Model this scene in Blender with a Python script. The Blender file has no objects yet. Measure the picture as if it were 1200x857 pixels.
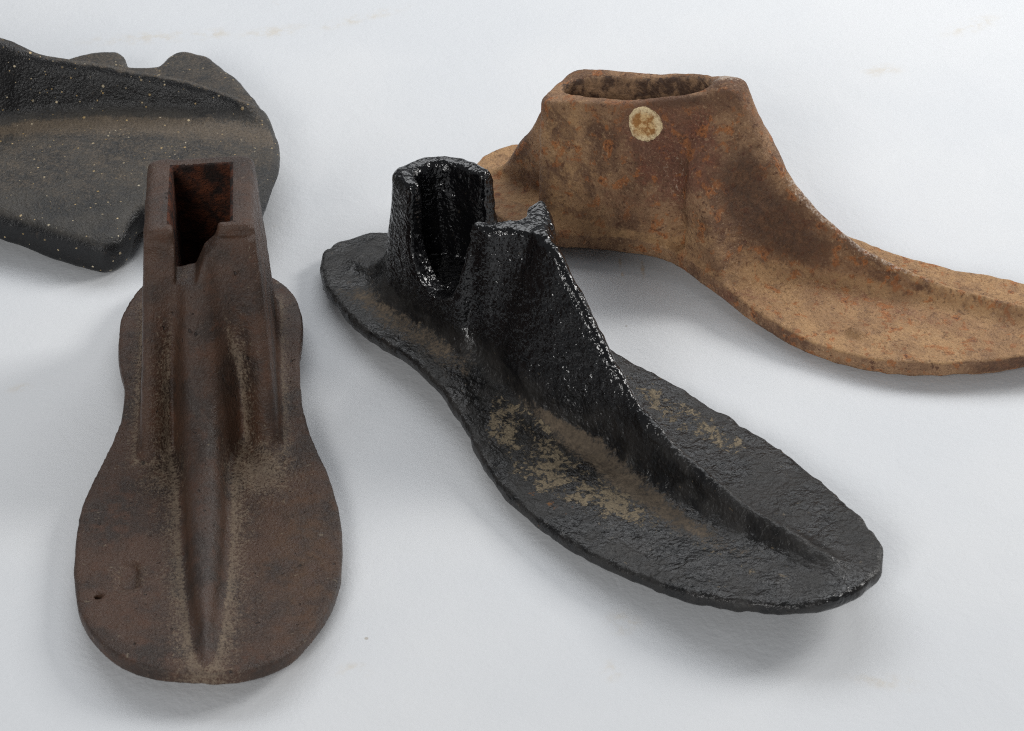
import bpy, math
import numpy as np
from math import radians
C = bpy.context.scene.collection
F = np.float32
H_GRID = 0.75          # mm, sampling of the castings

# ------------------------------------------------------------------ numeric helpers
def smin(a, b, k):
    h = np.maximum(k - np.abs(a - b), 0) / k
    return np.minimum(a, b) - h * h * k * .25
def smax(a, b, k): return -smin(-a, -b, k)
def sstep(a, b, x):
    t = np.clip((x - a) / (b - a), 0, 1); return t * t * (3 - 2 * t)
def interp(x, pts):
    xs, ys = zip(*pts); return np.interp(x, xs, ys).astype(F)
def cubic(pts):
    """smooth profile through points (Catmull-Rom, sampled), used like interp"""
    p = np.array(pts, float); out = []
    for i in range(len(p) - 1):
        a = p[max(i - 1, 0)]; b = p[i]; c = p[i + 1]; d = p[min(i + 2, len(p) - 1)]
        for t in np.linspace(0, 1, 8, endpoint=False):
            out.append(.5 * ((2 * b) + (c - a) * t + (2 * a - 5 * b + 4 * c - d) * t * t + (3 * b - a - 3 * c + d) * t ** 3))
    out.append(p[-1]); out = np.array(out); o = np.argsort(out[:, 0])
    return [tuple(q) for q in out[o]]
def closed_spline(pts, n=7):
    p = np.array(pts, float); m = len(p); out = []
    for i in range(m):
        a, b, c, d = p[i - 1], p[i], p[(i + 1) % m], p[(i + 2) % m]
        for t in np.linspace(0, 1, n, endpoint=False):
            out.append(.5 * ((2 * b) + (c - a) * t + (2 * a - 5 * b + 4 * c - d) * t * t + (3 * b - a - 3 * c + d) * t ** 3))
    return np.array(out)
class Poly:
    """signed distance to a closed 2-D outline, tabulated for fast lookup"""
    def __init__(s, pts, spline=True, pad=14, g=.5, n=7):
        p = closed_spline(pts, n) if spline else np.array(pts, float)
        s.lo = p.min(0) - pad; s.g = g
        nx, ny = (np.ceil((p.max(0) + pad - s.lo) / g).astype(int) + 1)
        X = (s.lo[0] + g * np.arange(nx))[:, None]; Y = (s.lo[1] + g * np.arange(ny))[None, :]
        d = np.full((nx, ny), 1e9); ins = np.zeros((nx, ny), bool)
        for a, b in zip(p, np.roll(p, -1, 0)):
            e = b - a; L = e @ e
            if L < 1e-9: continue
            t = np.clip(((X - a[0]) * e[0] + (Y - a[1]) * e[1]) / L, 0, 1)
            d = np.minimum(d, (X - a[0] - t * e[0]) ** 2 + (Y - a[1] - t * e[1]) ** 2)
            if a[1] != b[1]:
                c = (a[1] > Y) != (b[1] > Y)
                ins ^= c & (X < (b[0] - a[0]) * (Y - a[1]) / (b[1] - a[1]) + a[0])
        s.T = (np.sqrt(d) * np.where(ins, -1, 1)).astype(F)
    def __call__(s, X, Y):
        u = np.clip((X - s.lo[0]) / s.g, 0, s.T.shape[0] - 1.001); v = np.clip((Y - s.lo[1]) / s.g, 0, s.T.shape[1] - 1.001)
        u, v = np.broadcast_arrays(u, v)
        i = u.astype(np.int32); j = v.astype(np.int32); f = (u - i).astype(F); g = (v - j).astype(F)
        T = s.T
        return (T[i, j] * (1 - f) + T[i + 1, j] * f) * (1 - g) + (T[i, j + 1] * (1 - f) + T[i + 1, j + 1] * f) * g
_R = np.random.RandomState(7).rand(32, 32, 32).astype(F) * 2 - 1
def vnoise(P, wl, off=0.):
    """3-D value noise in -1..1, wavelength wl (scalar or 3 numbers, mm)"""
    q = P / np.array(wl, float) + off * 7.31 + 500
    i = np.floor(q).astype(np.int64); f = (q - i).astype(F); f = f * f * (3 - 2 * f)
    i0 = i & 31; i1 = (i + 1) & 31
    r = 0
    for a in (0, 1):
        for b in (0, 1):
            for c in (0, 1):
                r = r + _R[(i1 if a else i0)[:, 0], (i1 if b else i0)[:, 1], (i1 if c else i0)[:, 2]] * \
                    (f[:, 0] if a else 1 - f[:, 0]) * (f[:, 1] if b else 1 - f[:, 1]) * (f[:, 2] if c else 1 - f[:, 2])
    return r
def blob(P, c, r):
    """soft spot mask round c (mm), radii r"""
    q = (P - np.array(c)) / np.array(r); return np.exp(-(q * q).sum(1))

# ------------------------------------------------------------------ casting -> meshes
def combine(prims, carves):
    d = None
    for name, dd, k in prims:
        d = dd if d is None else smin(d, dd, k)
    for name, dd, k in carves:
        d = smax(d, -dd, k)
    return d
def surface_net(D, lo, h):
    S = D < 0
    c = [S[a:S.shape[0] - 1 + a, b:S.shape[1] - 1 + b, e:S.shape[2] - 1 + e] for a in (0, 1) for b in (0, 1) for e in (0, 1)]
    n = sum(x.astype(np.int8) for x in c)
    act = (n > 0) & (n < 8)
    idx = np.argwhere(act); ids = np.full(act.shape, -1, np.int64); ids[act] = np.arange(len(idx))
    off = np.array([(a, b, e) for a in (0, 1) for b in (0, 1) for e in (0, 1)])
    vals = np.stack([D[idx[:, 0] + o[0], idx[:, 1] + o[1], idx[:, 2] + o[2]] for o in off], 1)
    P = np.zeros((len(idx), 3)); W = np.zeros(len(idx))
    for i in range(8):
        for j in range(i + 1, 8):
            if np.abs(off[i] - off[j]).sum() != 1: continue
            a, b = vals[:, i], vals[:, j]; m = (a < 0) != (b < 0)
            t = np.where(m, a / np.where(m, a - b, 1), 0)
            P += np.where(m[:, None], off[i] + t[:, None] * (off[j] - off[i]), 0); W += m
    V = lo + h * (idx + P / W[:, None])
    quads = []
    for ax in range(3):
        o1, o2 = [(1, 2), (2, 0), (0, 1)][ax]
        sl0 = [slice(None)] * 3; sl1 = [slice(None)] * 3
        sl0[ax] = slice(0, -1); sl1[ax] = slice(1, None)
        A = S[tuple(sl0)]; B = S[tuple(sl1)]
        e = np.argwhere(A != B)
        ok = (e[:, o1] > 0) & (e[:, o2] > 0) & (e[:, o1] < S.shape[o1] - 1) & (e[:, o2] < S.shape[o2] - 1)
        e = e[ok]; neg = A[e[:, 0], e[:, 1], e[:, 2]]
        def cell(d1, d2):
            q = e.copy(); q[:, o1] -= d1; q[:, o2] -= d2; return ids[q[:, 0], q[:, 1], q[:, 2]]
        Q = np.stack([cell(1, 1), cell(0, 1), cell(0, 0), cell(1, 0)], 1)
        Q[~neg] = Q[~neg][:, ::-1]; quads.append(Q)
    return V, np.concatenate(quads)
def casting(fn, lo, hi, rough, h=H_GRID):
    """sample the solid fn over a box, roughen it, return verts, quads, normals"""
    lo = np.array(lo, float); n = np.ceil((np.array(hi) - lo) / h).astype(int) + 1
    X = (lo[0] + h * np.arange(n[0])).astype(F)[:, None, None]; Y = (lo[1] + h * np.arange(n[1])).astype(F)[None, :, None]
    Z = (lo[2] + h * np.arange(n[2])).astype(F)[None, None, :]
    D = np.array(np.broadcast_to(combine(*fn(X, Y, Z)), n), F)
    band = np.argwhere(np.abs(D) < 3 * h); P = lo + h * band
    D[band[:, 0], band[:, 1], band[:, 2]] += rough(P).astype(F)
    V, Q = surface_net(D, lo, h)
    def samp(P):
        u = np.clip((P - lo) / h, 0, np.array(n) - 1.001); i = u.astype(int); f = u - i; r = 0
        for a in (0, 1):
            for b in (0, 1):
                for c in (0, 1):
                    r = r + D[i[:, 0] + a, i[:, 1] + b, i[:, 2] + c] * (f[:, 0] if a else 1 - f[:, 0]) * (f[:, 1] if b else 1 - f[:, 1]) * (f[:, 2] if c else 1 - f[:, 2])
        return r
    G = np.stack([samp(V + e) - samp(V - e) for e in np.eye(3) * h], 1)
    G /= np.linalg.norm(G, axis=1, keepdims=True) + 1e-9
    return V, Q, G
def put_mesh(name, V, Q, N, attrs, mat, parent):
    used = np.unique(Q); remap = np.full(len(V), -1); remap[used] = np.arange(len(used))
    V = V[used]; N = N[used]; Q = remap[Q]
    me = bpy.data.meshes.new(name)
    me.vertices.add(len(V)); me.vertices.foreach_set('co', (V * .001).astype(F).ravel())
    me.loops.add(Q.size); me.loops.foreach_set('vertex_index', Q.astype(np.int32).ravel())
    me.polygons.add(len(Q)); me.polygons.foreach_set('loop_start', np.arange(0, Q.size, 4, dtype=np.int32))
    me.update(calc_edges=True); me.validate()
    me.polygons.foreach_set('use_smooth', np.ones(len(me.polygons), bool))
    for k, v in attrs.items():
        a = me.attributes.new(k, 'FLOAT', 'POINT'); a.data.foreach_set('value', v[used].astype(F))
    if len(me.vertices) == len(V):
        me.normals_split_custom_set_from_vertices(N.tolist())
    me.materials.append(mat)
    o = bpy.data.objects.new(name, me); C.objects.link(o); o.parent = parent
    return o
def thing(name, label, cat, loc, rz, group=None):
    o = bpy.data.objects.new(name, None); C.objects.link(o)
    o.empty_display_size = .02; o.location = loc; o.rotation_euler = (0, 0, rz)
    o['label'] = label; o['category'] = cat
    if group: o['group'] = group
    return o
def make_last(name, label, cat, o_mm, ang, fn, lo, hi, rough, attrs_fn, mats, group):
    V, Q, N = casting(fn, lo, hi, rough)
    zmin = V[:, 2].min()
    root = thing(name, label, cat, (o_mm[0] * .001, o_mm[1] * .001, -zmin * .001), radians(ang), group)
    prims, carves = fn(*[V[:, i].astype(F) for i in range(3)])
    attrs = attrs_fn(V, prims, N)
    fc = V[Q].mean(1)
    prims, carves = fn(*[fc[:, i].astype(F) for i in range(3)])
    names = [p[0] for p in prims]
    cls = np.argmin(np.stack([np.broadcast_to(p[1], len(fc)) for p in prims]), 0)
    for cn, dd, k in carves:
        if cn == 'socket':
            names.append('socket'); cls[np.abs(dd) < .9] = len(names) - 1
    objs = {}
    for nm in dict.fromkeys(names):
        m = np.isin(cls, [i for i, q in enumerate(names) if q == nm])
        if m.sum() == 0: continue
        objs[nm] = put_mesh(nm, V, Q[m], N, attrs, mats.get(nm, mats['*']), objs['post'] if nm == 'socket' else root)
    return root, V, N

# ------------------------------------------------------------------ shared shape pieces
def plate(X, Y, Z, outl, top, t, belly=0., mid=None, half=40., k=2.2):
    """cast sole: outline, top height top(x,y), edge thickness t, bottom bulging by belly in the middle"""
    d2 = outl(X, Y); zt = top(X, Y)
    bot = zt - t - (belly * np.clip(-d2 / half, 0, 1) ** .7 if belly else 0)
    dz = np.maximum(Z - zt, bot - Z)
    return smax(d2, dz, k)
def fin(X, Y, Z, yc, zc, w0, slope, x0, x1, k=2., wx=None, flare=0.):
    """ridge running along x: centre line yc(x), crest zc(x), half width w0 growing by slope per mm below crest"""
    y = np.abs(Y - interp(X, yc)); z = interp(X, zc)
    w = w0 if wx is None else interp(X, wx)
    dz = np.clip(z - Z, 0, 40)
    side = (y - w - slope * dz - flare * dz * dz) / np.sqrt(1 + (slope + 2 * flare * dz) ** 2)
    d = smax(side, (Z - z) * .8, k)
    return smax(smax(d, X - x1, 3), x0 - X, 3)
def foot(d, X, Y, Z, outl, top, inset=1.5):
    """keep a post or ridge inside the outline of its sole and above its underside"""
    return smax(smax(d, top(X, Y) - 2.5 - Z, 1.), outl(X, Y) + inset, 2.)
def seg(a, b, x): return a + (b - a) * x

# ------------------------------------------------------------------ 1. brown last, toe towards the camera
BR_OUT = Poly([(-1, 0), (2, -12), (9, -20.5), (21, -26), (36, -28.6), (54.7, -28.3), (71, -26), (87, -27.2), (109.6, -33.3), (127.5, -36.8), (149.6, -37),
               (168.7, -33.8), (182.6, -27), (192.5, -15.9), (196.8, -.5), (196, 12.6), (188, 23.7), (168.3, 33.2), (145.6, 36.6), (119.6, 34.8),
               (96.2, 29.4), (80, 27), (59.7, 26.8), (41.5, 28.3), (23, 25.9), (11, 19), (3, 11)])
BR_TOP = cubic([(-8, 7), (0, 7), (50, 10), (90, 8), (140, 6.4), (170, 7.6), (205, 10.5)])
BR_CREST = cubic([(76, 64), (83.5, 64), (91, 51), (97.5, 36), (103.5, 25.5), (111, 19.3), (121, 16.0), (137, 13.4), (160, 12.2), (185, 11.8), (196, 10)])
def sdf_brown(X, Y, Z):
    sole = plate(X, Y, Z, BR_OUT, lambda x, y: interp(x, BR_TOP), 4.6, 2.0, half=25, k=1.1)
    t = np.clip((Z - 8) / 62., -.2, 1.1)
    cy = seg(0., 1.2, t)
    hy = seg(20.3, 15.6, t); xb = seg(27., 36.5, t); xf = seg(104., 80.5, t)
    depth = 7.0 * sstep(60, 16, Z)
    yy = Y - cy
    flute = depth * np.exp(-((np.abs(yy) - 9.0) / 4.0) ** 2)
    px = np.maximum(X - (xf - flute), xb - X) * .95
    post = smax(px, (np.abs(yy) - hy) * .99, 3.2)
    post = smax(post, Z - (69.8 + .03 * (X - 60)), 3.2)
    ridge = fin(X, Y, Z, [(70, .6), (104, -1.7), (196, -.3)], BR_CREST, 2.6, .22, 74, 193.5, 4., [(70, 3.0), (90, 3.4), (104, 4.0), (135, 4.1), (160, 3.3), (180, 1.9), (193, .5)])
    sx = np.maximum(X - 75.5, 42.5 - X); sy = np.abs(Y - 1.4) - (7.6 + .03 * (Z - 40))
    socket = np.maximum(smax(sx, sy, 1.2), 12 - Z)
    # broken front lip of the socket
    edge = interp(Z, [(54, -1.5), (57, -.5), (63, 2.2), (66, 5.2), (68, 6.2), (72, 6.8)])
    chip = np.maximum(np.maximum(np.maximum(-6.2 - Y, Y - edge), 56.0 + .12 * (Y + 6) - Z), np.maximum(X - 99, 70 - X))
    chip2 = np.maximum(np.maximum(-22 - Y, Y + 5), 66.3 - Z + .9 * (79 - X))
    chip2 = np.maximum(np.maximum(chip2, 79.5 - X), X - 92)
    lip = np.maximum(np.maximum(5. - Y, Y - 26), 67.2 - Z); lip = np.maximum(lip, 79.0 - X)
    hole = np.sqrt((X - 161) ** 2 + (Y + 29.7) ** 2) - 1.25
    slot = np.maximum(smax(np.abs(X - 153) - 4.8, np.abs(Y + 21.7 - .05 * (X - 153)) - 1.7, 1.2), 5.4 - Z)
    hole = np.maximum(hole, 3 - Z)
    tp = lambda x, y: interp(x, BR_TOP)
    post = foot(post, X, Y, Z, BR_OUT, tp); ridge = foot(ridge, X, Y, Z, BR_OUT, tp)
    return ([('sole', sole, 0), ('post', post, 4.), ('ridge', ridge, 2.2)],
            [('socket', socket, 1.2), ('chip', chip, 1.), ('chip', chip2, 1.2), ('chip', lip, 1.5), ('hole', hole, .6), ('slot', slot, 2.5)])
def rough_brown(P):
    return .16 * vnoise(P, 9, 1) + .12 * vnoise(P, 3.2, 2) + .06 * vnoise(P, 1.7, 3)
def fillet(prims, i, j, k):
    a, b = prims[i][1], prims[j][1]
    h = np.clip(k - np.abs(a - b), 0, None) / k
    near = np.exp(-(np.minimum(a, b) + 0) ** 2 / 60.)
    return h * h * near
def attrs_brown(P, prims, N):
    post, ridge, sole = prims[1][1], prims[2][1], prims[0][1]
    du = 1.0 * np.exp(-np.clip(ridge, 0, None) / 6.0) * sstep(.2, 2.2, ridge) * sstep(60, 30, P[:, 2]) * sstep(60, 90, P[:, 0])
    du = np.maximum(du, .9 * np.exp(-np.clip(post, 0, None) / 3.5) * sstep(.3, 1.5, post) * (sole < 1.5))
    du = np.maximum(du, .55 * blob(P, (112, -14, 8), (12, 10, 9)) + .75 * blob(P, (112, 14, 8), (14, 12, 9)))
    du = np.maximum(du, .5 * blob(P, (80, -6, 54), (6, 7, 5)))
    du = np.maximum(du, .55 * blob(P, (154, -21.7, 6), (9, 6, 9)) * (1 - blob(P, (153, -21.7, 6), (5, 1.8, 9))))
    worn_shine = .8 * sstep(.9, .1, ridge) * sstep(.6, .95, N[:, 2] + .35 * N[:, 0]) + .8 * sstep(1.6, .2, -BR_OUT(P[:, 0], P[:, 1])) * sstep(.3, .6, N[:, 2]) * sstep(.97, .8, N[:, 2])  # wear on the rib crest, plus a highlight painted along the sole edge
    return {'dust': du, 'worn_shine': worn_shine, 'patch': blob(P, (150, 26, 7), (40, 12, 20)), 'rust': np.zeros(len(P))}

# ------------------------------------------------------------------ 2. black painted last in the middle
BL_OUT = Poly([(-5, 13), (-3.8, 4), (1.6, -2.5), (15.5, -11.6), (39.3, -19.8), (59.5, -21.9), (74.4, -25.3), (94.8, -31.8), (113.2, -40.6), (129.2, -45.6), (152.7, -49.3),
               (177.3, -49), (194, -47), (205.8, -43.6), (219, -37), (226.5, -30), (230.3, -20), (230.6, -10.7), (226, -1.6), (215.9, 6.2), (198.3, 14.2), (177.9, 21.3),
               (155.5, 25.7), (130.7, 27.7), (111, 26.8), (90, 24), (72, 24), (52, 29), (34, 33), (16, 33), (3, 27), (-3, 21)])
BL_TOP = cubic([(-10, 7), (0, 7), (40, 10), (75, 12.5), (100, 10.3), (130, 7.3), (170, 9.2), (200, 13.3), (225, 17), (235, 18)])
BL_POST = Poly([(37, -1.5), (47, -5), (60, -7), (73, -9.2), (78, -9), (84, -4.5), (91.5, 0), (96, 3.5), (95.5, 8), (88, 14.5), (78, 18.5), (62, 20.5), (50, 20.5), (41, 17.5), (36.6, 11), (35.6, 4)], n=5)
BL_SOCK = Poly([(45, 1), (56, -1.2), (68, -3), (76, -3.2), (83, 2), (84.5, 7), (78, 11.5), (64, 14.2), (52, 14.5), (44.5, 12), (42.3, 6)], n=5)
BL_YC = [(80, 5), (92, 3), (99, 1), (111, -1.5), (126, -3.5), (136, -5), (144, -7), (158, -9.5), (175, -12), (193, -13.5), (224, -15)]
BL_CREST = cubic([(84, 53), (90, 56.5), (95, 59), (99, 59.5), (104.5, 57), (111.5, 50.5), (118.5, 44), (126, 36.5), (136, 28.8), (143.5, 25.5), (151, 23.2), (158, 21.6), (167, 20.6), (175.5, 19.8), (185, 18.9), (193, 18.6), (202, 18.9), (211, 18.6), (217, 17.6), (224, 15.5)])
def sdf_black(X, Y, Z):
    sole = plate(X, Y, Z, BL_OUT, lambda x, y: interp(x, BL_TOP), 4.4, 2.4, half=28)
    s = seg(1.17, .985, np.clip((Z - 10) / 50., 0, 1.15))
    cx, cy = 66., 5.
    post = BL_POST(cx + (X - cx) / s, cy + (Y - cy) / s) * s * .97
    # vertical pillar with a groove each side on the near face of the bow
    u = (X - 75) * .854 + (Y + 11) * .52; v = (Y + 11) * .854 - (X - 75) * .52
    front = sstep(10, 4, v) * sstep(60, 54, Z) * sstep(11, 26, Z)
    post = post + front * (3.2 * np.exp(-((u - 3.6) / 3.2) ** 2) + 4.0 * np.exp(-((u - 23.) / 3.4) ** 2))
    ztop = np.where(X < 66, 57.6 - .02 * (Y - 5), 57.8 + .05 * (Y + 8))
    spike = 1.4 * np.exp(-((X - 84.5) / 2.6) ** 2 - ((Y - 15.8) / 2.8) ** 2)
    post = smax(post, (Z - ztop - spike) * .85, 3.)
    ridge = fin(X, Y, Z, BL_YC, BL_CREST, 1.2, .30, 84, 221, 2.4, [(84, 3), (100, 1.8), (150, 1.5), (222, 1.3)])
    rear = fin(X, Y, Z, [(0, 10), (40, 8)], cubic([(6, 7), (16, 10), (24, 20), (31, 34), (37, 50)]), 3.5, .25, 8, 45, 4)
    sock = np.maximum(BL_SOCK(X, Y) + .22 * np.sin(Y * 1.3 + X * .5 + .15 * Z) * (Y > 5), 24 - Z)
    # V-shaped breaks in the near and far walls
    tz = np.clip((Z - 25.5) / 17., 0, 1); wn = 12. * np.sqrt(1 - (1 - tz) ** 2) + .05 * np.maximum(Z - 42, 0)
    tn = np.maximum((np.abs(X - 60 - .04 * (Z - 26)) - wn) * .9, np.maximum(Y - 5, 24 - Z)); tn = np.maximum(tn, -24 - Y)
    tf = np.clip((Z - 33) / 10., 0, 1); wf = 11. * np.sqrt(1 - (1 - tf) ** 2)
    tf = np.maximum((np.abs(X - 70) - wf) * .9, np.maximum(6.5 - Y, 32 - Z))
    tp = lambda x, y: interp(x, BL_TOP)
    post, ridge, rear = [foot(q, X, Y, Z, BL_OUT, tp) for q in (post, ridge, rear)]
    return ([('sole', sole, 0), ('post', post, 8.), ('ridge', ridge, 5.), ('post', rear, 6.)],
            [('socket', sock, 2.2), ('notch', tn, 2.2), ('notch', tf, 2.5)])
def rough_black(P):
    d = .26 * vnoise(P, 8, 5) + .22 * vnoise(P, 3.6, 6) + .20 * vnoise(P, 1.9, 7)
    e = -BL_OUT(P[:, 0], P[:, 1])
    return d * 1.0 + .22 * vnoise(P, (5, 5, 5), 9) * sstep(5, 0, e)
def attrs_black(P, prims, N):
    post, ridge, sole = prims[1][1], prims[2][1], prims[0][1]
    up = sstep(.3, .8, N[:, 2])
    x, y = P[:, 0], P[:, 1]
    q = np.interp(x, *zip(*BL_YC)) - y                 # distance to the near side of the ridge
    line = np.exp(-((q - 11.) / 5.) ** 2) * sstep(92, 108, x) * sstep(228, 150, x) * sstep(.15, .5, N[:, 2]) * sstep(6.5, 3, P[:, 2] - np.interp(x, *zip(*BL_TOP)))
    du = line * .95
    du = np.maximum(du, 1.0 * blob(P, (105, -8.5, 10), (9, 6, 4)))
    du = np.maximum(du, .65 * np.exp(-((y + 8 + .18 * (x - 30)) / 6.) ** 2) * sstep(5, 30, x) * sstep(100, 70, x) * sstep(26, 13, P[:, 2]) * up)
    du = np.maximum(du, .35 * blob(P, (25, 4, 9), (14, 12, 10)) * up)
    ch = .62 * blob(P, (110, -22, 9), (9, 8, 10)) + .42 * blob(P, (128, -30, 8), (22, 13, 10)) + .34 * blob(P, (158, -28, 9), (30, 12, 10)) \
        + .42 * blob(P, (150, 15, 8), (34, 9, 10)) + .25 * blob(P, (200, -30, 13), (24, 10, 14)) + .3 * blob(P, (96, -18, 10), (8, 7, 8)) + .22 * blob(P, (125, 20, 8), (20, 6, 8))
    ch = np.minimum(ch * 1.7, .66)
    ru = .8 * blob(P, (140, -40, 8), (16, 6, 8)) + .6 * blob(P, (150, -18, 9), (18, 5, 9)) + .5 * (sole > -3) * sstep(.4, .1, np.abs(N[:, 2])) * sstep(14, 6, P[:, 2]) * sstep(60, 120, x)
    gl = np.maximum(sstep(15, 24, P[:, 2]) * sstep(230, 120, x), blob(P, (229, -27, 15), (5, 9, 5)))
    return {'dust': du, 'patch': np.clip(ch, 0, 1) * up, 'rust': ru, 'worn_shine': gl}

# ------------------------------------------------------------------ 3. rusty last with the oval socket
RU_OUT = Poly([(-2.5, 7), (-1.5, 0), (3, -8.5), (10, -16), (21, -25.3), (32, -28.5), (45, -28.1), (56, -24.9), (64.2, -22.3), (78.5, -20), (89, -22.3), (107.5, -29.9), (125.8, -37.2),
               (144.7, -40.6), (163.9, -39.5), (181, -34), (192.3, -27.6), (203, -20), (216, -9), (224, 1), (222, 9), (212, 15), (189.9, 20.3), (167.5, 19.3), (146.5, 20.1), (128, 20.8),
               (105, 21.5), (85, 22), (64, 24), (44, 28), (24, 29), (8, 23), (0, 15)])
RU_TOP = cubic([(-8, 8), (0, 8), (50, 11), (90, 11.6), (125, 8.8), (150, 7.2), (180, 8.8), (200, 10.2), (230, 14)])
RU_CREST = cubic([(88, 66), (93, 65.5), (97, 63.5), (101, 57.8), (106.7, 48.8), (112, 41), (117, 35.3), (124, 29.5), (132, 24.3), (141, 19.5), (150, 16.8), (160, 15.2), (170, 14.4), (185, 14.6), (200, 15.2), (218, 14.5)])
def sdf_rusty(X, Y, Z):
    sole = plate(X, Y, Z, RU_OUT, lambda x, y: interp(x, RU_TOP), 5.4, 1.5, half=26, k=1.2)
    t = np.clip((Z - 12) / 48., -.2, 1.4)
    hw = seg(20.5, 11., t) * interp(X, cubic([(20, .98), (35, 1), (60, 1.), (75, .93), (86, .7), (97, .36), (104, .18)]))
    xb = seg(33., 28.5, t)
    ys = (np.abs(Y) - hw) * .93
    post = smax(ys, xb - X, 5.5); post = smax(post, X - (98 + .25 * (62 - Z)), 4.)
    zr = 47.6 + .262 * (X - 26.5) - 1.2 * np.exp(-((X - 60) / 12.) ** 2)
    post = smax(post, (Z - zr) * .95, 1.6)
    ridge = fin(X, Y, Z, [(80, 0), (200, 0)], RU_CREST, 2.2, .2, 88, 217, 3.2, [(84, 4), (100, 2.8), (130, 1.6), (217, 1.2)], .012)
    rear = fin(X, Y, Z, [(0, 0), (40, 0)], cubic([(4, 8), (11, 13), (16.5, 22.5), (21.5, 30), (25.5, 39), (28, 43)]), 2.2, .22, 3, 40, 3)
    hs = 7.3 * np.sqrt(np.clip(1 - ((X - 59.5) / 26.) ** 4, 0, 1))
    sock = np.maximum(np.abs(Y) - hs, np.abs(X - 59.5) - 26)
    sock = np.maximum(sock, 20 - Z)
    boss = np.sqrt(((X - 153) / 1.15) ** 2 + (Y + 28.9) ** 2 + ((Z - 7.2) * 1.5) ** 2) - 3.1
    tp = lambda x, y: interp(x, RU_TOP)
    post, ridge, rear = [foot(q, X, Y, Z, RU_OUT, tp) for q in (post, ridge, rear)]
    return ([('sole', sole, 0), ('post', post, 4.5), ('ridge', ridge, 4.5 + 8. * sstep(14, 30, Z) * sstep(56, 42, Z)), ('post', rear, 3.), ('boss', boss, 1.5)],
            [('socket', sock, 2.2)])
def rough_rusty(P):
    e = -RU_OUT(P[:, 0], P[:, 1])
    return .22 * vnoise(P, 10, 11) + .15 * vnoise(P, 3.4, 12) + .11 * vnoise(P, 1.8, 13) + .14 * vnoise(P, 4.5, 14) * sstep(4, 0, e)
def attrs_rusty(P, prims, N):
    x, y, z = P.T
    ridge = prims[2][1]
    dark = 1.1 * blob(P, (103, -9, 36), (7, 10, 13)) + 1.0 * blob(P, (112, -8, 26), (11, 9, 9)) + .8 * blob(P, (124, -6, 18), (12, 7, 8)) \
        + .45 * blob(P, (80, -16, 42), (16, 8, 10)) + .5 * blob(P, (101, -22, 12), (7, 8, 6)) + .35 * blob(P, (108, -27, 9), (6, 5, 7))
    dark = dark + .7 * sstep(2.8, .8, np.abs(z - (47.6 + .262 * (x - 26.5)) + 1.5)) * sstep(62, 78, x) * sstep(-5, -8, y)
    dark = dark + 1.0 * sstep(185, 198, x) * sstep(.4, .1, np.abs(N[:, 2])) * (z < 14)
    red = 1.0 * blob(P, (82, -14, 44), (15, 10, 20)) + .7 * blob(P, (72, -14, 50), (12, 8, 9)) + .35 * blob(P, (58, -16, 22), (12, 8, 6)) + .6 * blob(P, (150, -12, 12), (40, 8, 8)) + .5 * blob(P, (112, -30, 7), (22, 6, 6))
    worn_shine = .7 * sstep(1.2, .1, ridge) * sstep(.45, .9, N[:, 2] + .4 * N[:, 0]) * sstep(6, 2.5, np.interp(x, *zip(*RU_CREST)) - z) * sstep(105, 118, x) * sstep(185, 150, x)
    worn_shine = worn_shine + .9 * blob(P, (90, 4, 66), (8, 6, 6)) + .45 * blob(P, (82, -14, 36), (12, 10, 12))
    pale = .9 * sstep(20, 12, z) * sstep(.3, .7, N[:, 2]) + .7 * blob(P, (92, -20, 16), (12, 9, 8)) + .5 * blob(P, (42, -16, 40), (10, 9, 22)) + .5 * blob(P, (48, -20, 18), (14, 8, 8))
    return {'dust': np.clip(pale, 0, 1), 'patch': np.clip(dark, 0, 1), 'rust': np.clip(red, 0, 1), 'worn_shine': np.clip(worn_shine, 0, 1)}

# ------------------------------------------------------------------ 4. dark speckled last at the back
LE_OUT = Poly([(151.5, -52.7), (156, -31.4), (157.6, -11.8), (154.2, 5.8), (143.8, 33.6), (130, 56.5), (122.5, 62.5), (118.4, 64.0), (114.6, 62.5), (112.6, 59), (110.9, 54.5), (108.5, 51.3),
               (101.2, 51.3), (99.4, 54), (98.4, 58.5), (97, 62), (94.5, 64.3), (88.5, 64.6), (78.1, 60.5), (60, 52), (30, 40), (0, 36), (-30, 38), (-52, 34), (-64, 18), (-67, 0), (-64, -18),
               (-50, -33), (-25, -37), (5, -36), (35, -39), (65.5, -48.5), (83.5, -57), (98.2, -63.6), (103, -64), (107, -61.5), (109.8, -56), (111, -50), (114, -46.5), (122, -46),
               (125, -48.5), (127, -55), (129.5, -61), (134, -63.5), (140, -62.5)])
LE_YC = [(-10, 4), (40, 16), (65, 19.5), (90, 20), (105, 19), (120, 17), (140, 13.5), (153, 8)]
LE_CREST = cubic([(-10, 62), (15, 58), (40, 49), (52, 45.5), (62, 42.5), (70, 38), (76, 35.6), (90, 32.6), (104, 30), (118, 27.4), (132, 24.8), (142, 21.5), (148, 19.5), (154, 14)])
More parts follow.
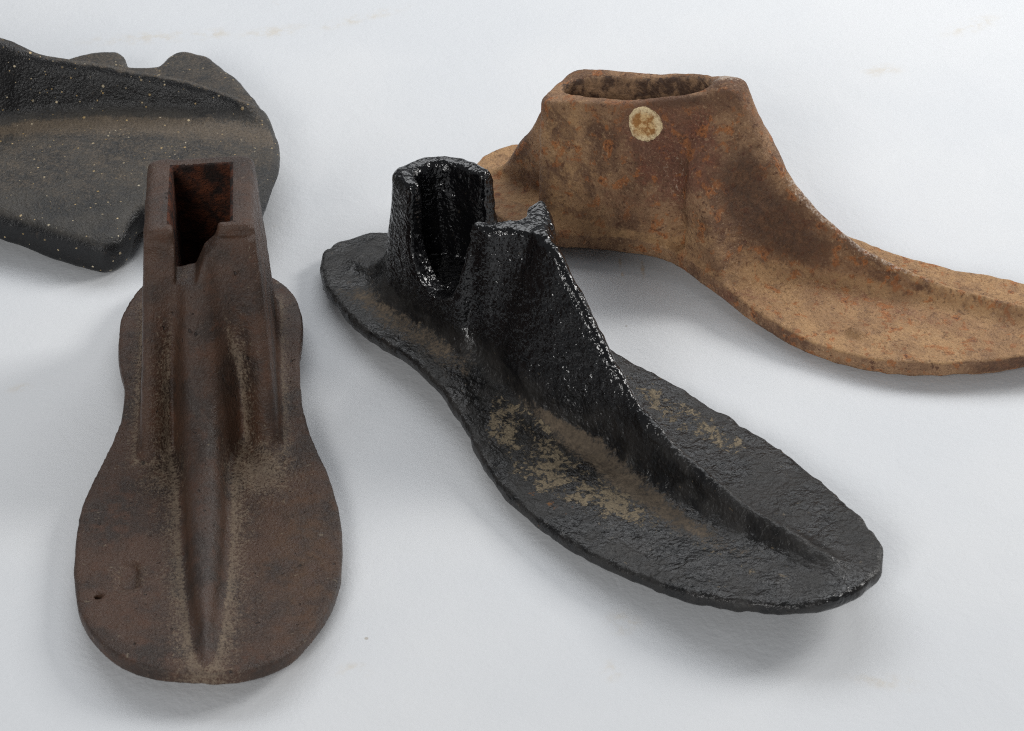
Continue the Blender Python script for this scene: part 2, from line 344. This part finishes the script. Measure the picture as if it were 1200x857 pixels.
def sdf_left(X, Y, Z):
    d2 = LE_OUT(X, Y)
    zt = 15 - 2.2 * sstep(-36, -62, Y) - .00025 * (Y - 5) ** 2
    t = seg(13.5, 5.2, sstep(-60, -20, Y)) * 1.
    t = np.where(X > 112, seg(t, 7., sstep(112, 126, X)), t)
    sole = smax(d2, np.maximum(Z - zt, zt - t - 3.0 * np.clip(-d2 / 30, 0, 1) - Z), 5.)
    ridge = fin(X, Y, Z, LE_YC, LE_CREST, 1.6, .30, -12, 151, 4., [(-10, 5), (40, 3.4), (90, 2.6), (151, 2.4)])
    tt = np.clip((Z - 12) / 50., -.2, 1.2)
    post = smax(np.abs(X + 20) - seg(34., 27., tt), np.abs(Y - 1) - seg(20, 14., tt), 8.)
    post = smax(post, Z - 64, 2.5)
    sock = np.maximum(smax(np.abs(X + 20) - 20, np.abs(Y - 1) - 8, 2.), 16 - Z)
    tp = lambda x, y: zt
    post = foot(post, X, Y, Z, LE_OUT, tp); ridge = foot(ridge, X, Y, Z, LE_OUT, tp)
    return ([('sole', sole, 0), ('post', post, 10.), ('ridge', ridge, 6.)], [('socket', sock, 2.)])
def rough_left(P):
    return .22 * vnoise(P, 9, 21) + .10 * vnoise(P, 3.1, 22) + .07 * vnoise(P, 1.7, 23)
def attrs_left(P, prims, N):
    x, y, z = P.T
    q = np.interp(x, *zip(*LE_YC)) - y
    du = np.exp(-((q - 13) / 9.) ** 2) * sstep(.75, .95, N[:, 2]) * 1.0
    du = np.maximum(du, .45 * sstep(.7, .95, N[:, 2]) * sstep(-60, -20, y))
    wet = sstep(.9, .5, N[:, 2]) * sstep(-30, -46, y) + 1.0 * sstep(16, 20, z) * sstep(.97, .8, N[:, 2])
    return {'dust': du, 'patch': sstep(.5, .9, N[:, 2]) * (z < 22), 'rust': .5 * sstep(-46, -60, y), 'worn_shine': np.clip(wet, 0, 1)}

# ------------------------------------------------------------------ materials
class NT:
    def __init__(s, name):
        s.m = bpy.data.materials.new(name); s.m.use_nodes = True; s.t = s.m.node_tree; s.n = s.t.nodes; s.n.clear()
        s.out = s.n.new('ShaderNodeOutputMaterial'); s.b = s.n.new('ShaderNodeBsdfPrincipled'); s.t.links.new(s.b.outputs[0], s.out.inputs[0])
        tc = s.n.new('ShaderNodeTexCoord'); v = s.n.new('ShaderNodeVectorMath'); v.operation = 'SCALE'; v.inputs[3].default_value = 1000
        s.t.links.new(tc.outputs['Object'], v.inputs[0]); s.mm = v.outputs[0]
    def set(s, node, k, v):
        if hasattr(v, 'is_linked') or isinstance(v, bpy.types.NodeSocket): s.t.links.new(v, node.inputs[k])
        elif v is not None: node.inputs[k].default_value = v
    def stretch(s, sx, sy, sz, off=(0, 0, 0), rz=0):
        m = s.n.new('ShaderNodeMapping'); m.inputs['Scale'].default_value = (sx, sy, sz); m.inputs['Location'].default_value = off; m.inputs['Rotation'].default_value = (0, 0, rz)
        s.t.links.new(s.mm, m.inputs[0]); return m.outputs[0]
    def noise(s, wl, detail=3, rough=.55, dist=0., vec=None, w=0.):
        n = s.n.new('ShaderNodeTexNoise'); n.noise_dimensions = '4D'; n.inputs['W'].default_value = w
        s.t.links.new(vec or s.mm, n.inputs['Vector']); n.inputs['Scale'].default_value = 1. / wl
        n.inputs['Detail'].default_value = detail; n.inputs['Roughness'].default_value = rough; n.inputs['Distortion'].default_value = dist
        return s.math('MULTIPLY_ADD', n.outputs[0], 1.9, -.45, clamp=True)
    def voro(s, wl, out='Distance', feat='F1', vec=None, rnd=1.):
        n = s.n.new('ShaderNodeTexVoronoi'); n.feature = feat; s.t.links.new(vec or s.mm, n.inputs['Vector']); n.inputs['Scale'].default_value = 1. / wl
        n.inputs['Randomness'].default_value = rnd; return n.outputs[out]
    def attr(s, k):
        n = s.n.new('ShaderNodeAttribute'); n.attribute_name = k; return n.outputs['Fac']
    def math(s, op, a, b=None, c=None, clamp=False):
        n = s.n.new('ShaderNodeMath'); n.operation = op; n.use_clamp = clamp
        s.set(n, 0, a); s.set(n, 1, b)
        if c is not None: s.set(n, 2, c)
        return n.outputs[0]
    def mul(s, a, b): return s.math('MULTIPLY', a, b)
    def add(s, a, b): return s.math('ADD', a, b)
    def step(s, x, a, b):
        n = s.n.new('ShaderNodeMapRange'); n.interpolation_type = 'SMOOTHSTEP'; s.set(n, 0, x); n.inputs[1].default_value = a; n.inputs[2].default_value = b
        n.inputs[3].default_value = 0; n.inputs[4].default_value = 1; return n.outputs[0]
    def lerp(s, x, a, b):
        n = s.n.new('ShaderNodeMapRange'); s.set(n, 0, x); n.inputs[3].default_value = a; n.inputs[4].default_value = b; return n.outputs[0]
    def mix(s, f, a, b):
        n = s.n.new('ShaderNodeMix'); n.data_type = 'RGBA'; s.set(n, 0, f)
        for k, v in ((6, a), (7, b)):
            if isinstance(v, tuple): n.inputs[k].default_value = (*v, 1)
            else: s.t.links.new(v, n.inputs[k])
        return n.outputs[2]
    def sel(s, mask, nz, lo=.5, w=.15):
        """break a soft mask up with a noise: patches with ragged rims"""
        return s.step(s.add(mask, s.math('SUBTRACT', nz, 1.)), lo - .5 - w, lo - .5 + w)
    def bump(s, h, dist, strength=1., nrm=None):
        n = s.n.new('ShaderNodeBump'); n.inputs['Distance'].default_value = dist * .001; n.inputs['Strength'].default_value = strength
        s.t.links.new(h, n.inputs['Height'])
        if nrm: s.t.links.new(nrm, n.inputs['Normal'])
        return n.outputs[0]
    def done(s, col, rough, nrm=None, spec=None, gain=1.):
        if gain != 1.:
            g = s.n.new('ShaderNodeVectorMath'); g.operation = 'SCALE'; g.inputs[3].default_value = gain; s.t.links.new(col, g.inputs[0]); col = g.outputs[0]
        s.set(s.b, 'Base Color', col if not isinstance(col, tuple) else (*col, 1)); s.set(s.b, 'Roughness', rough)
        if nrm: s.t.links.new(nrm, s.b.inputs['Normal'])
        if spec is not None: s.set(s.b, 'Specular IOR Level', spec)
        return s.m

def mat_brown(name, sock=False):
    t = NT(name)
    n1 = t.noise(15, 4, .6); n2 = t.noise(4, 4, .65, w=3); n3 = t.noise(1.0, 3, .7, w=5); n4 = t.noise(.5, 2, .6, w=6)
    col = t.mix(t.step(n1, .25, .75), (.028, .0172, .0125), (.064, .0325, .0195))
    col = t.mix(t.mul(t.step(n2, .5, .85), .6), col, (.078, .034, .018))
    col = t.mix(t.mul(t.attr('patch'), t.mul(t.step(n2, .25, .75), .6)), col, (.080, .040, .016))
    col = t.mix(t.mul(t.step(n3, .45, .9), .4), col, (.075, .050, .037))
    col = t.mix(t.mul(t.step(n4, .4, .1), .5), col, (.012, .009, .008))
    col = t.mix(t.mul(t.attr('worn_shine'), t.lerp(n3, .0, .6)), col, (.066, .056, .052))  # lighter grey for rubbed crest metal and the painted edge highlight
    grain = t.add(t.mul(n3, .6), t.mul(n4, .5))
    dm = t.step(t.add(t.mul(t.attr('dust'), .75), t.math('SUBTRACT', grain, .55)), .22, .62)
    col = t.mix(t.mul(dm, .74), col, t.mix(n2, (.125, .090, .064), (.26, .205, .145)))
    pale = t.step(t.noise(1.7, 2, .5, w=11), .86, .95)
    col = t.mix(t.mul(pale, .45), col, (.20, .16, .11))
    pit = t.step(t.noise(2.3, 2, .5, .3, w=14), .84, .96)
    col = t.mix(t.mul(pit, .7), col, (.010, .007, .006))
    rough = t.add(t.lerp(n2, .38, .56), t.mul(dm, .25))
    if sock:
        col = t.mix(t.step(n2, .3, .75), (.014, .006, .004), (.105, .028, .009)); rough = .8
    b = t.bump(t.add(t.add(t.add(n3, t.mul(n2, .9)), t.mul(n4, .35)), t.mul(pit, -1.2)), .30 if not sock else 1.3, .9)
    return t.done(col, rough, b, .42, 1.22)
def mat_black(name, sock=False):
    t = NT(name)
    n1 = t.noise(11, 3, .6, w=1); n2 = t.noise(3.4, 4, .62, .8, w=2); n3 = t.noise(1.3, 3, .65, .5, w=3); n4 = t.noise(.6, 2, .6, w=9)
    s1 = t.noise(2.6, 1.5, .45, .5, w=21); s2 = t.noise(1.15, 1, .4, .4, w=22)
    gl = t.attr('worn_shine')
    wet = t.step(t.noise(16, 3, .6, .5, w=33), .40, .62)
    col = t.mix(gl, t.mix(wet, (.0075, .0075, .008), (.021, .020, .019)), (.0040, .0040, .0048))
    col = t.mix(t.mul(t.step(n1, .3, .8), t.lerp(gl, .6, .06)), col, (.034, .031, .029))
    col = t.mix(t.mul(t.step(n3, .55, .9), t.lerp(gl, .45, .05)), col, (.050, .044, .038))
    cn = t.add(t.add(t.mul(t.noise(2.6, 5, .70, 1.1, w=12), .60), t.mul(n4, .08)), t.mul(t.noise(7.5, 3, .6, .6, w=27), .34))
    chip = t.sel(t.attr('patch'), cn, .70, .05)
    grit = t.add(t.mul(n3, .45), t.add(t.mul(n2, .45), t.mul(n4, .25)))
    dust = t.step(t.add(t.mul(t.attr('dust'), .85), t.math('SUBTRACT', grit, .65)), .20, .62)
    tone = t.mix(n4, (.105, .080, .054), (.33, .265, .172))
    dtone = t.mix(t.add(t.mul(n3, .6), t.mul(n4, .4)), (.045, .034, .026), (.27, .205, .140))
    col = t.mix(t.mul(dust, t.lerp(n1, .45, .95)), col, dtone)
    col = t.mix(t.mul(chip, .92), col, tone)
    rs = t.sel(t.attr('rust'), t.noise(3.0, 4, .6, .8, w=15), .92, .10)
    col = t.mix(t.mul(rs, .8), col, t.mix(n3, (.10, .042, .016), (.27, .120, .036)))
    fl = t.step(t.noise(2.3, 3, .6, .5, w=19), .83, .92)
    col = t.mix(t.mul(fl, t.lerp(gl, .65, .15)), col, (.16, .125, .082))
    dirt = t.math('MAXIMUM', t.math('MAXIMUM', chip, dust), rs)
    rough = t.mix(gl, t.mix(t.add(t.mul(wet, .6), t.mul(n2, .4)), (.24,) * 3, (.54,) * 3), t.mix(n2, (.07,) * 3, (.20,) * 3))
    rough = t.mix(dirt, rough, (.85,) * 3)
    h = t.add(t.add(t.mul(s1, 1.2), t.mul(s2, .75)), t.add(t.mul(n3, t.lerp(gl, 1.0, .25)), t.mul(chip, .35)))
    h = t.mul(h, t.lerp(gl, .60, .85))
    b = t.bump(h, .36 if not sock else .42, 1.)
    return t.done(col, rough, b, t.lerp(gl, .42, .62))
def mat_rusty(name, sock=False):
    t = NT(name)
    n1 = t.noise(12, 5, .62, .5, w=1); n2 = t.noise(4.2, 5, .68, .6, w=2); n3 = t.noise(1.6, 4, .72, w=3); n4 = t.noise(.8, 2, .6, w=4); n5 = t.noise(4.0, 3, .6, .3, w=7); n6 = t.noise(2.2, 3, .65, .3, w=17)
    col = t.mix(t.step(n1, .25, .75), (.110, .056, .031), (.27, .155, .082))
    pm = t.step(t.add(t.mul(t.attr('dust'), .75), t.math('SUBTRACT', n2, .5)), .05, .70)
    col = t.mix(pm, col, t.mix(t.add(t.mul(n2, .6), t.mul(n3, .4)), (.190, .100, .047), (.47, .285, .138)))
    rm = t.step(t.add(t.mul(t.attr('rust'), .9), t.math('SUBTRACT', t.add(t.mul(n2, .6), t.mul(n3, .4)), .5)), .15, .62)
    col = t.mix(t.mul(rm, .88), col, t.mix(n3, (.062, .026, .019), t.mix(n1, (.23, .070, .032), (.19, .10, .066))))
    om = t.step(n5, .58, .76)
    col = t.mix(t.mul(om, .75), col, t.mix(n3, (.14, .046, .016), (.42, .150, .040)))
    dk = t.step(t.add(t.mul(t.attr('patch'), .8), t.math('SUBTRACT', t.add(t.add(t.mul(n2, .6), t.mul(n1, .4)), t.mul(n3, .4)), .70)), .12, .62)
    col = t.mix(t.mul(dk, .92), col, t.mix(n3, (.018, .011, .009), t.mix(n2, (.060, .032, .022), (.20, .095, .045))))
    core = t.math('MAXIMUM', t.step(n5, .80, .90), t.mul(t.step(n6, .66, .80), t.lerp(t.attr('dust'), 1., .5)))
    col = t.mix(t.mul(core, .85), col, t.mix(n3, (.035, .016, .011), (.12, .045, .020)))
    grey = t.mul(t.step(t.add(t.mul(t.attr('worn_shine'), .7), t.math('SUBTRACT', t.add(t.mul(n3, .6), t.mul(n4, .45)), .5)), .40, .68), .75)
    col = t.mix(grey, col, (.44, .37, .31))
    col = t.mix(t.mul(t.step(n4, .60, .88), t.mul(t.lerp(dk, .30, .06), 1.)), col, (.54, .37, .22))
    n8 = t.noise(24, 4, .6, .6, w=41)
    col = t.mix(t.mul(t.step(n8, .48, .70), .38), col, t.mix(n2, (.085, .040, .026), (.20, .105, .055)))
    col = t.mix(t.mul(t.step(n4, .38, .12), .55), col, (.06, .032, .020))
    col = t.mix(t.mul(t.step(n3, .28, .10), .65), col, (.065, .033, .021))
    if sock:
        col = t.mix(t.step(n2, .3, .75), (.065, .038, .026), (.27, .165, .095))
    b = t.bump(t.add(t.add(t.mul(n2, .7), n3), t.mul(n4, .4)), .55, .9)
    return t.done(col, t.lerp(n2, .46, .78), b, .38, 1.38)
def mat_left(name):
    t = NT(name)
    n1 = t.noise(18, 4, .6, w=1); n2 = t.noise(4, 4, .65, w=2); n3 = t.noise(.95, 3, .7, w=3); n4 = t.noise(.5, 2, .6, w=5)
    wet = t.attr('worn_shine')
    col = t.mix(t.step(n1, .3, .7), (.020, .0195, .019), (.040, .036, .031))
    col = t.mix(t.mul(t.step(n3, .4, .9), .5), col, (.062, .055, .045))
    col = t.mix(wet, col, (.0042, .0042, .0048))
    dm = t.step(t.add(t.mul(t.attr('dust'), .7), t.math('SUBTRACT', t.add(t.mul(n3, .5), t.mul(n2, .5)), .5)), .10, .75)
    col = t.mix(t.mul(dm, .7), col, t.mix(n3, (.070, .052, .036), (.165, .125, .085)))
    rs = t.sel(t.attr('rust'), t.noise(5, 4, .6, w=6), 1.0, .15)
    col = t.mix(t.mul(rs, .5), col, (.09, .045, .020))
    allsp = None
    for wl, k, off, w in ((4.6, .39, .24, 31), (2.7, .46, .26, 37), (1.7, .46, .25, 43)):
        vec = t.stretch(1, 1, 1, (w, w * .7, w * .3))
        cell = t.voro(wl, 'Color', vec=vec); dist = t.voro(wl, vec=vec)
        sep = t.n.new('ShaderNodeSeparateColor'); t.t.links.new(cell, sep.inputs[0])
        rad = t.math('SUBTRACT', t.mul(sep.outputs[0], k), off)
        sp = t.step(t.math('SUBTRACT', t.add(rad, t.mul(t.math('SUBTRACT', n3, .5), .14)), dist), -.02, .03)
        warm = t.mix(sep.outputs[1], (.52, .46, .34), (.46, .31, .12))
        col = t.mix(t.mul(sp, t.lerp(sep.outputs[2], .25, 1.)), col, warm)
        allsp = sp if allsp is None else t.add(allsp, sp)
    rough = t.mix(wet, t.mix(n2, (.42,) * 3, (.62,) * 3), t.mix(n2, (.24,) * 3, (.42,) * 3))
    b = t.bump(t.add(t.mul(t.add(t.mul(n2, .7), t.mul(n3, .8)), t.lerp(wet, 1., .65)), t.mul(allsp, .5)), .45, .9)
    return t.done(col, rough, b, .45, 1.35)
def mat_plug():
    t = NT('old_filler')
    r = t.n.new('ShaderNodeVectorMath'); r.operation = 'LENGTH'; t.t.links.new(t.mm, r.inputs[0])
    n2 = t.noise(3.2, 4, .65, .4, w=2); n3 = t.noise(.9, 3, .7, w=3)
    col = t.mix(t.step(n2, .38, .62), (.36, .17, .055), (.66, .45, .22))
    ring = t.step(t.add(r.outputs['Value'], t.mul(n2, 2.4)), 4.6, 6.2)
    col = t.mix(t.mul(ring, .8), col, (.80, .65, .40))
    col = t.mix(t.mul(t.step(n3, .58, .7), .5), col, (.27, .13, .05))
    return t.done(col, .8, t.bump(t.add(n2, n3), .6, .8), .3, 1.25)
def mat_paper():
    t = NT('white_paper')
    n0 = t.noise(90, 3, .5, w=1); n1 = t.noise(22, 4, .65, .6, w=2); n2 = t.noise(5, 4, .7, w=9); n3 = t.noise(1.4, 4, .7, w=4); n4 = t.noise(5.5, 3, .6, w=6)
    col = t.mix(t.step(n0, .25, .75), (.750, .770, .795), (.785, .800, .818))
    def ell(cx, cy, rx, ry, rz=0):
        v = t.n.new('ShaderNodeMapping'); v.vector_type = 'TEXTURE'; v.inputs['Location'].default_value = (cx, cy, 0); v.inputs['Rotation'].default_value = (0, 0, rz)
        v.inputs['Scale'].default_value = (rx, ry, 1e4); t.t.links.new(t.mm, v.inputs[0])
        l = t.n.new('ShaderNodeVectorMath'); l.operation = 'LENGTH'; t.t.links.new(v.outputs[0], l.inputs[0]); return t.step(l.outputs['Value'], 1.4, .2)
    m = None
    for q in ((-140, 216, 26, 5, .12), (-116, 219, 7, 5, .4), (-92, 221, 14, 5, .25), (-60, 232, 20, 4, .5), (26, -137, 3, 4, 0), (98, -141, 10, 3, -.2), (-42, -137, 5, 3, 0), (180, 226, 14, 5, .6),
              (-151, -12, 4, 2.4, .3), (-82, 81, 4, 1.5, .3), (-168, -10, 3, 5, .2), (30, -118, 5, 5, 0), (140, 190, 8, 5, .2)):
        e_ = ell(*q); m = e_ if m is None else t.math('MAXIMUM', m, e_)
    st = t.mul(m, t.step(n2, .35, .8))
    st = t.math('MAXIMUM', st, t.mul(t.mul(t.step(n1, .82, .98), t.step(n2, .5, .8)), .6))
    col = t.mix(t.mul(st, .36), col, (.66, .55, .38))
    pr = None
    for q in ((43.2, 54, .75, 5.5, 0), (35.9, 58, .6, 3.2, 0), (36.4, 51, .5, 1.5, 0)):
        e_ = ell(*q); pr = e_ if pr is None else t.math('MAXIMUM', pr, e_)
    col = t.mix(t.mul(t.mul(pr, t.step(n3, .25, .6)), .55), col, (.62, .42, .20))
    sc = t.voro(19., 'Color'); sd = t.voro(19.)
    sep = t.n.new('ShaderNodeSeparateColor'); t.t.links.new(sc, sep.inputs[0])
    sp = t.step(t.math('SUBTRACT', t.math('SUBTRACT', t.mul(sep.outputs[0], .13), .092), sd), -.004, .008)
    col = t.mix(t.mul(sp, .65), col, t.mix(sep.outputs[1], (.34, .30, .25), (.55, .48, .36)))
    return t.done(col, .62, t.bump(t.add(t.add(t.mul(n3, .5), t.mul(n4, .45)), t.mul(n1, 2.0)), .24, .6), .25)

# ------------------------------------------------------------------ build
G = 'old cast iron shoe lasts laid out on white paper'
CAT = 'shoe last'
mb = mat_brown('brown_iron'); mbs = mat_brown('rusty_socket_iron', True)
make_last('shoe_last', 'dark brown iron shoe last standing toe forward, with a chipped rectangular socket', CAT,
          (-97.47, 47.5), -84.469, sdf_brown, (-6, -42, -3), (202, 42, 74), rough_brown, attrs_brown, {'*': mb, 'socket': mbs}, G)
kb = mat_black('black_paint'); kbs = mat_black('black_socket_paint', True)
make_last('shoe_last', 'glossy black painted shoe last with a broken, notched post and thin ridge', CAT,
          (-61.93, 49.02), -43.755, sdf_black, (-10, -54, -3), (236, 38, 70), rough_black, attrs_black, {'*': kb, 'socket': kbs}, G)
mr = mat_rusty('flaking_rust'); mrs = mat_rusty('rusty_socket_scale', True)
rusty, V, N = make_last('shoe_last', 'light rusty orange-brown shoe last with an open oval socket and pale spot on its side', CAT,
          (-11.85, 106.65), -28.805, sdf_rusty, (-7, -45, -3), (229, 34, 78), rough_rusty, attrs_rusty, {'*': mr, 'socket': mrs}, G)
ml = mat_left('speckled_dark_iron')
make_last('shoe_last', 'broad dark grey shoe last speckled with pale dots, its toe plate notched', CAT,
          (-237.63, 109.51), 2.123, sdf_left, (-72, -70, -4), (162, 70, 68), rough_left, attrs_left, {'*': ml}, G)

# pale round plug in the side of the rusty post
def disc_on(P0, V, N, r):
    m = np.linalg.norm((V - np.array(P0)) * np.array([1, .3, 1]), axis=1) + np.where(N[:, 1] > -.5, 99, 0)
    i = np.argmin(m); sel = np.linalg.norm(V - V[i], axis=1) < r
    sel &= N[:, 1] < -.3
    n = N[sel].mean(0); n /= np.linalg.norm(n); c = V[i] + n * ((V[sel] - V[i]) @ n).mean()
    return c, n
c, n = disc_on((68.8, -13, 50.4), V, N, 6)
up = np.array([0, 0, 1.]); ex = np.cross(up, n); ex /= np.linalg.norm(ex); ey = np.cross(n, ex)
rng = np.random.RandomState(3); K = 48
wob = 1 + .03 * np.sin(3 * np.linspace(0, 2 * np.pi, K, False) + 1) + .018 * rng.randn(K)
vs = []; fs = []
for r, hgt in ((0, .2), (2.2, .25), (3.9, .4), (4.9, .75), (5.5, .65), (5.8, .1), (5.8, -1.5)):
    for k in range(K):
        a = 2 * np.pi * k / K; rr = r * wob[k]
        # local frame of the plug: z along the wall normal
        vs.append((rr * math.cos(a) * .001, rr * math.sin(a) * .001, (hgt + .08 * rng.randn() * (0 < r < 6.3)) * .001))
for j in range(6):
    for k in range(K):
        a, b = j * K + k, j * K + (k + 1) % K
        fs.append((a, b, b + K, a + K))
me = bpy.data.meshes.new('plug'); me.from_pydata(vs, [], [f[::-1] for f in fs]); me.update()
for p in me.polygons: p.use_smooth = True
me.materials.append(mat_plug())
plug = bpy.data.objects.new('plug', me); C.objects.link(plug); plug.parent = rusty
from mathutils import Matrix
plug.matrix_local = Matrix(((ex[0], ey[0], n[0], c[0] * .001), (ex[1], ey[1], n[1], c[1] * .001), (ex[2], ey[2], n[2], c[2] * .001), (0, 0, 0, 1)))
plug['label'] = 'pale cream round plug in the side of the rusty post'

# white paper the lasts lie on
def sheet(name, x0, x1, y0, y1, z, mat):
    me = bpy.data.meshes.new(name); me.from_pydata([(x0, y0, z), (x1, y0, z), (x1, y1, z), (x0, y1, z)], [], [(0, 1, 2, 3)]); me.materials.append(mat)
    o = bpy.data.objects.new(name, me); C.objects.link(o); return o
tab = sheet('table_surface', -1.2, 1.2, -.9, 1.6, 0, mat_paper()); tab['kind'] = 'structure'

# ------------------------------------------------------------------ light
w = bpy.data.worlds.new('World'); bpy.context.scene.world = w; w.use_nodes = True
bg = w.node_tree.nodes['Background']; bg.inputs[0].default_value = (.93, .96, 1., 1); bg.inputs[1].default_value = .17
def area(name, loc, target, sx, sy, power, col):
    l = bpy.data.lights.new(name, 'AREA'); l.shape = 'RECTANGLE'; l.size = sx; l.size_y = sy; l.energy = power; l.color = col
    o = bpy.data.objects.new(name, l); C.objects.link(o); o.location = loc
    d = np.array(target) - np.array(loc)
    from mathutils import Vector
    o.rotation_euler = Vector(d).to_track_quat('-Z', 'Y').to_euler(); return o
area('key_softbox', (.78, .36, .55), (0, .04, 0), .34, .34, 5.3, (1, .985, .96))
area('top_softbox', (-.05, .62, .72), (0, .10, 0), 1.0, .45, 4.4, (.96, .98, 1))
area('front_softbox', (-.45, -1.3, .80), (0, .05, 0), .50, .45, 9.5, (1, .99, .97))

# ------------------------------------------------------------------ camera
cam = bpy.data.cameras.new('camera'); co = bpy.data.objects.new('camera', cam); C.objects.link(co)
e = radians(36); D = .72
co.location = (0, -D * math.cos(e), D * math.sin(e)); co.rotation_euler = (math.pi / 2 - e, 0, 0)
cam.sensor_fit = 'HORIZONTAL'; cam.sensor_width = 36; cam.angle = radians(25); cam.clip_start = .05; cam.clip_end = 20
cam.dof.use_dof = True; cam.dof.focus_distance = .725; cam.dof.aperture_fstop = 50
sc = bpy.context.scene; sc.camera = co
sc.view_settings.view_transform = 'Standard'; sc.view_settings.look = 'None'; sc.view_settings.exposure = 0; sc.view_settings.gamma = 1
sc.cycles.use_denoising = False; sc.cycles.use_adaptive_sampling = False
sc.cycles.filter_width = 1.1
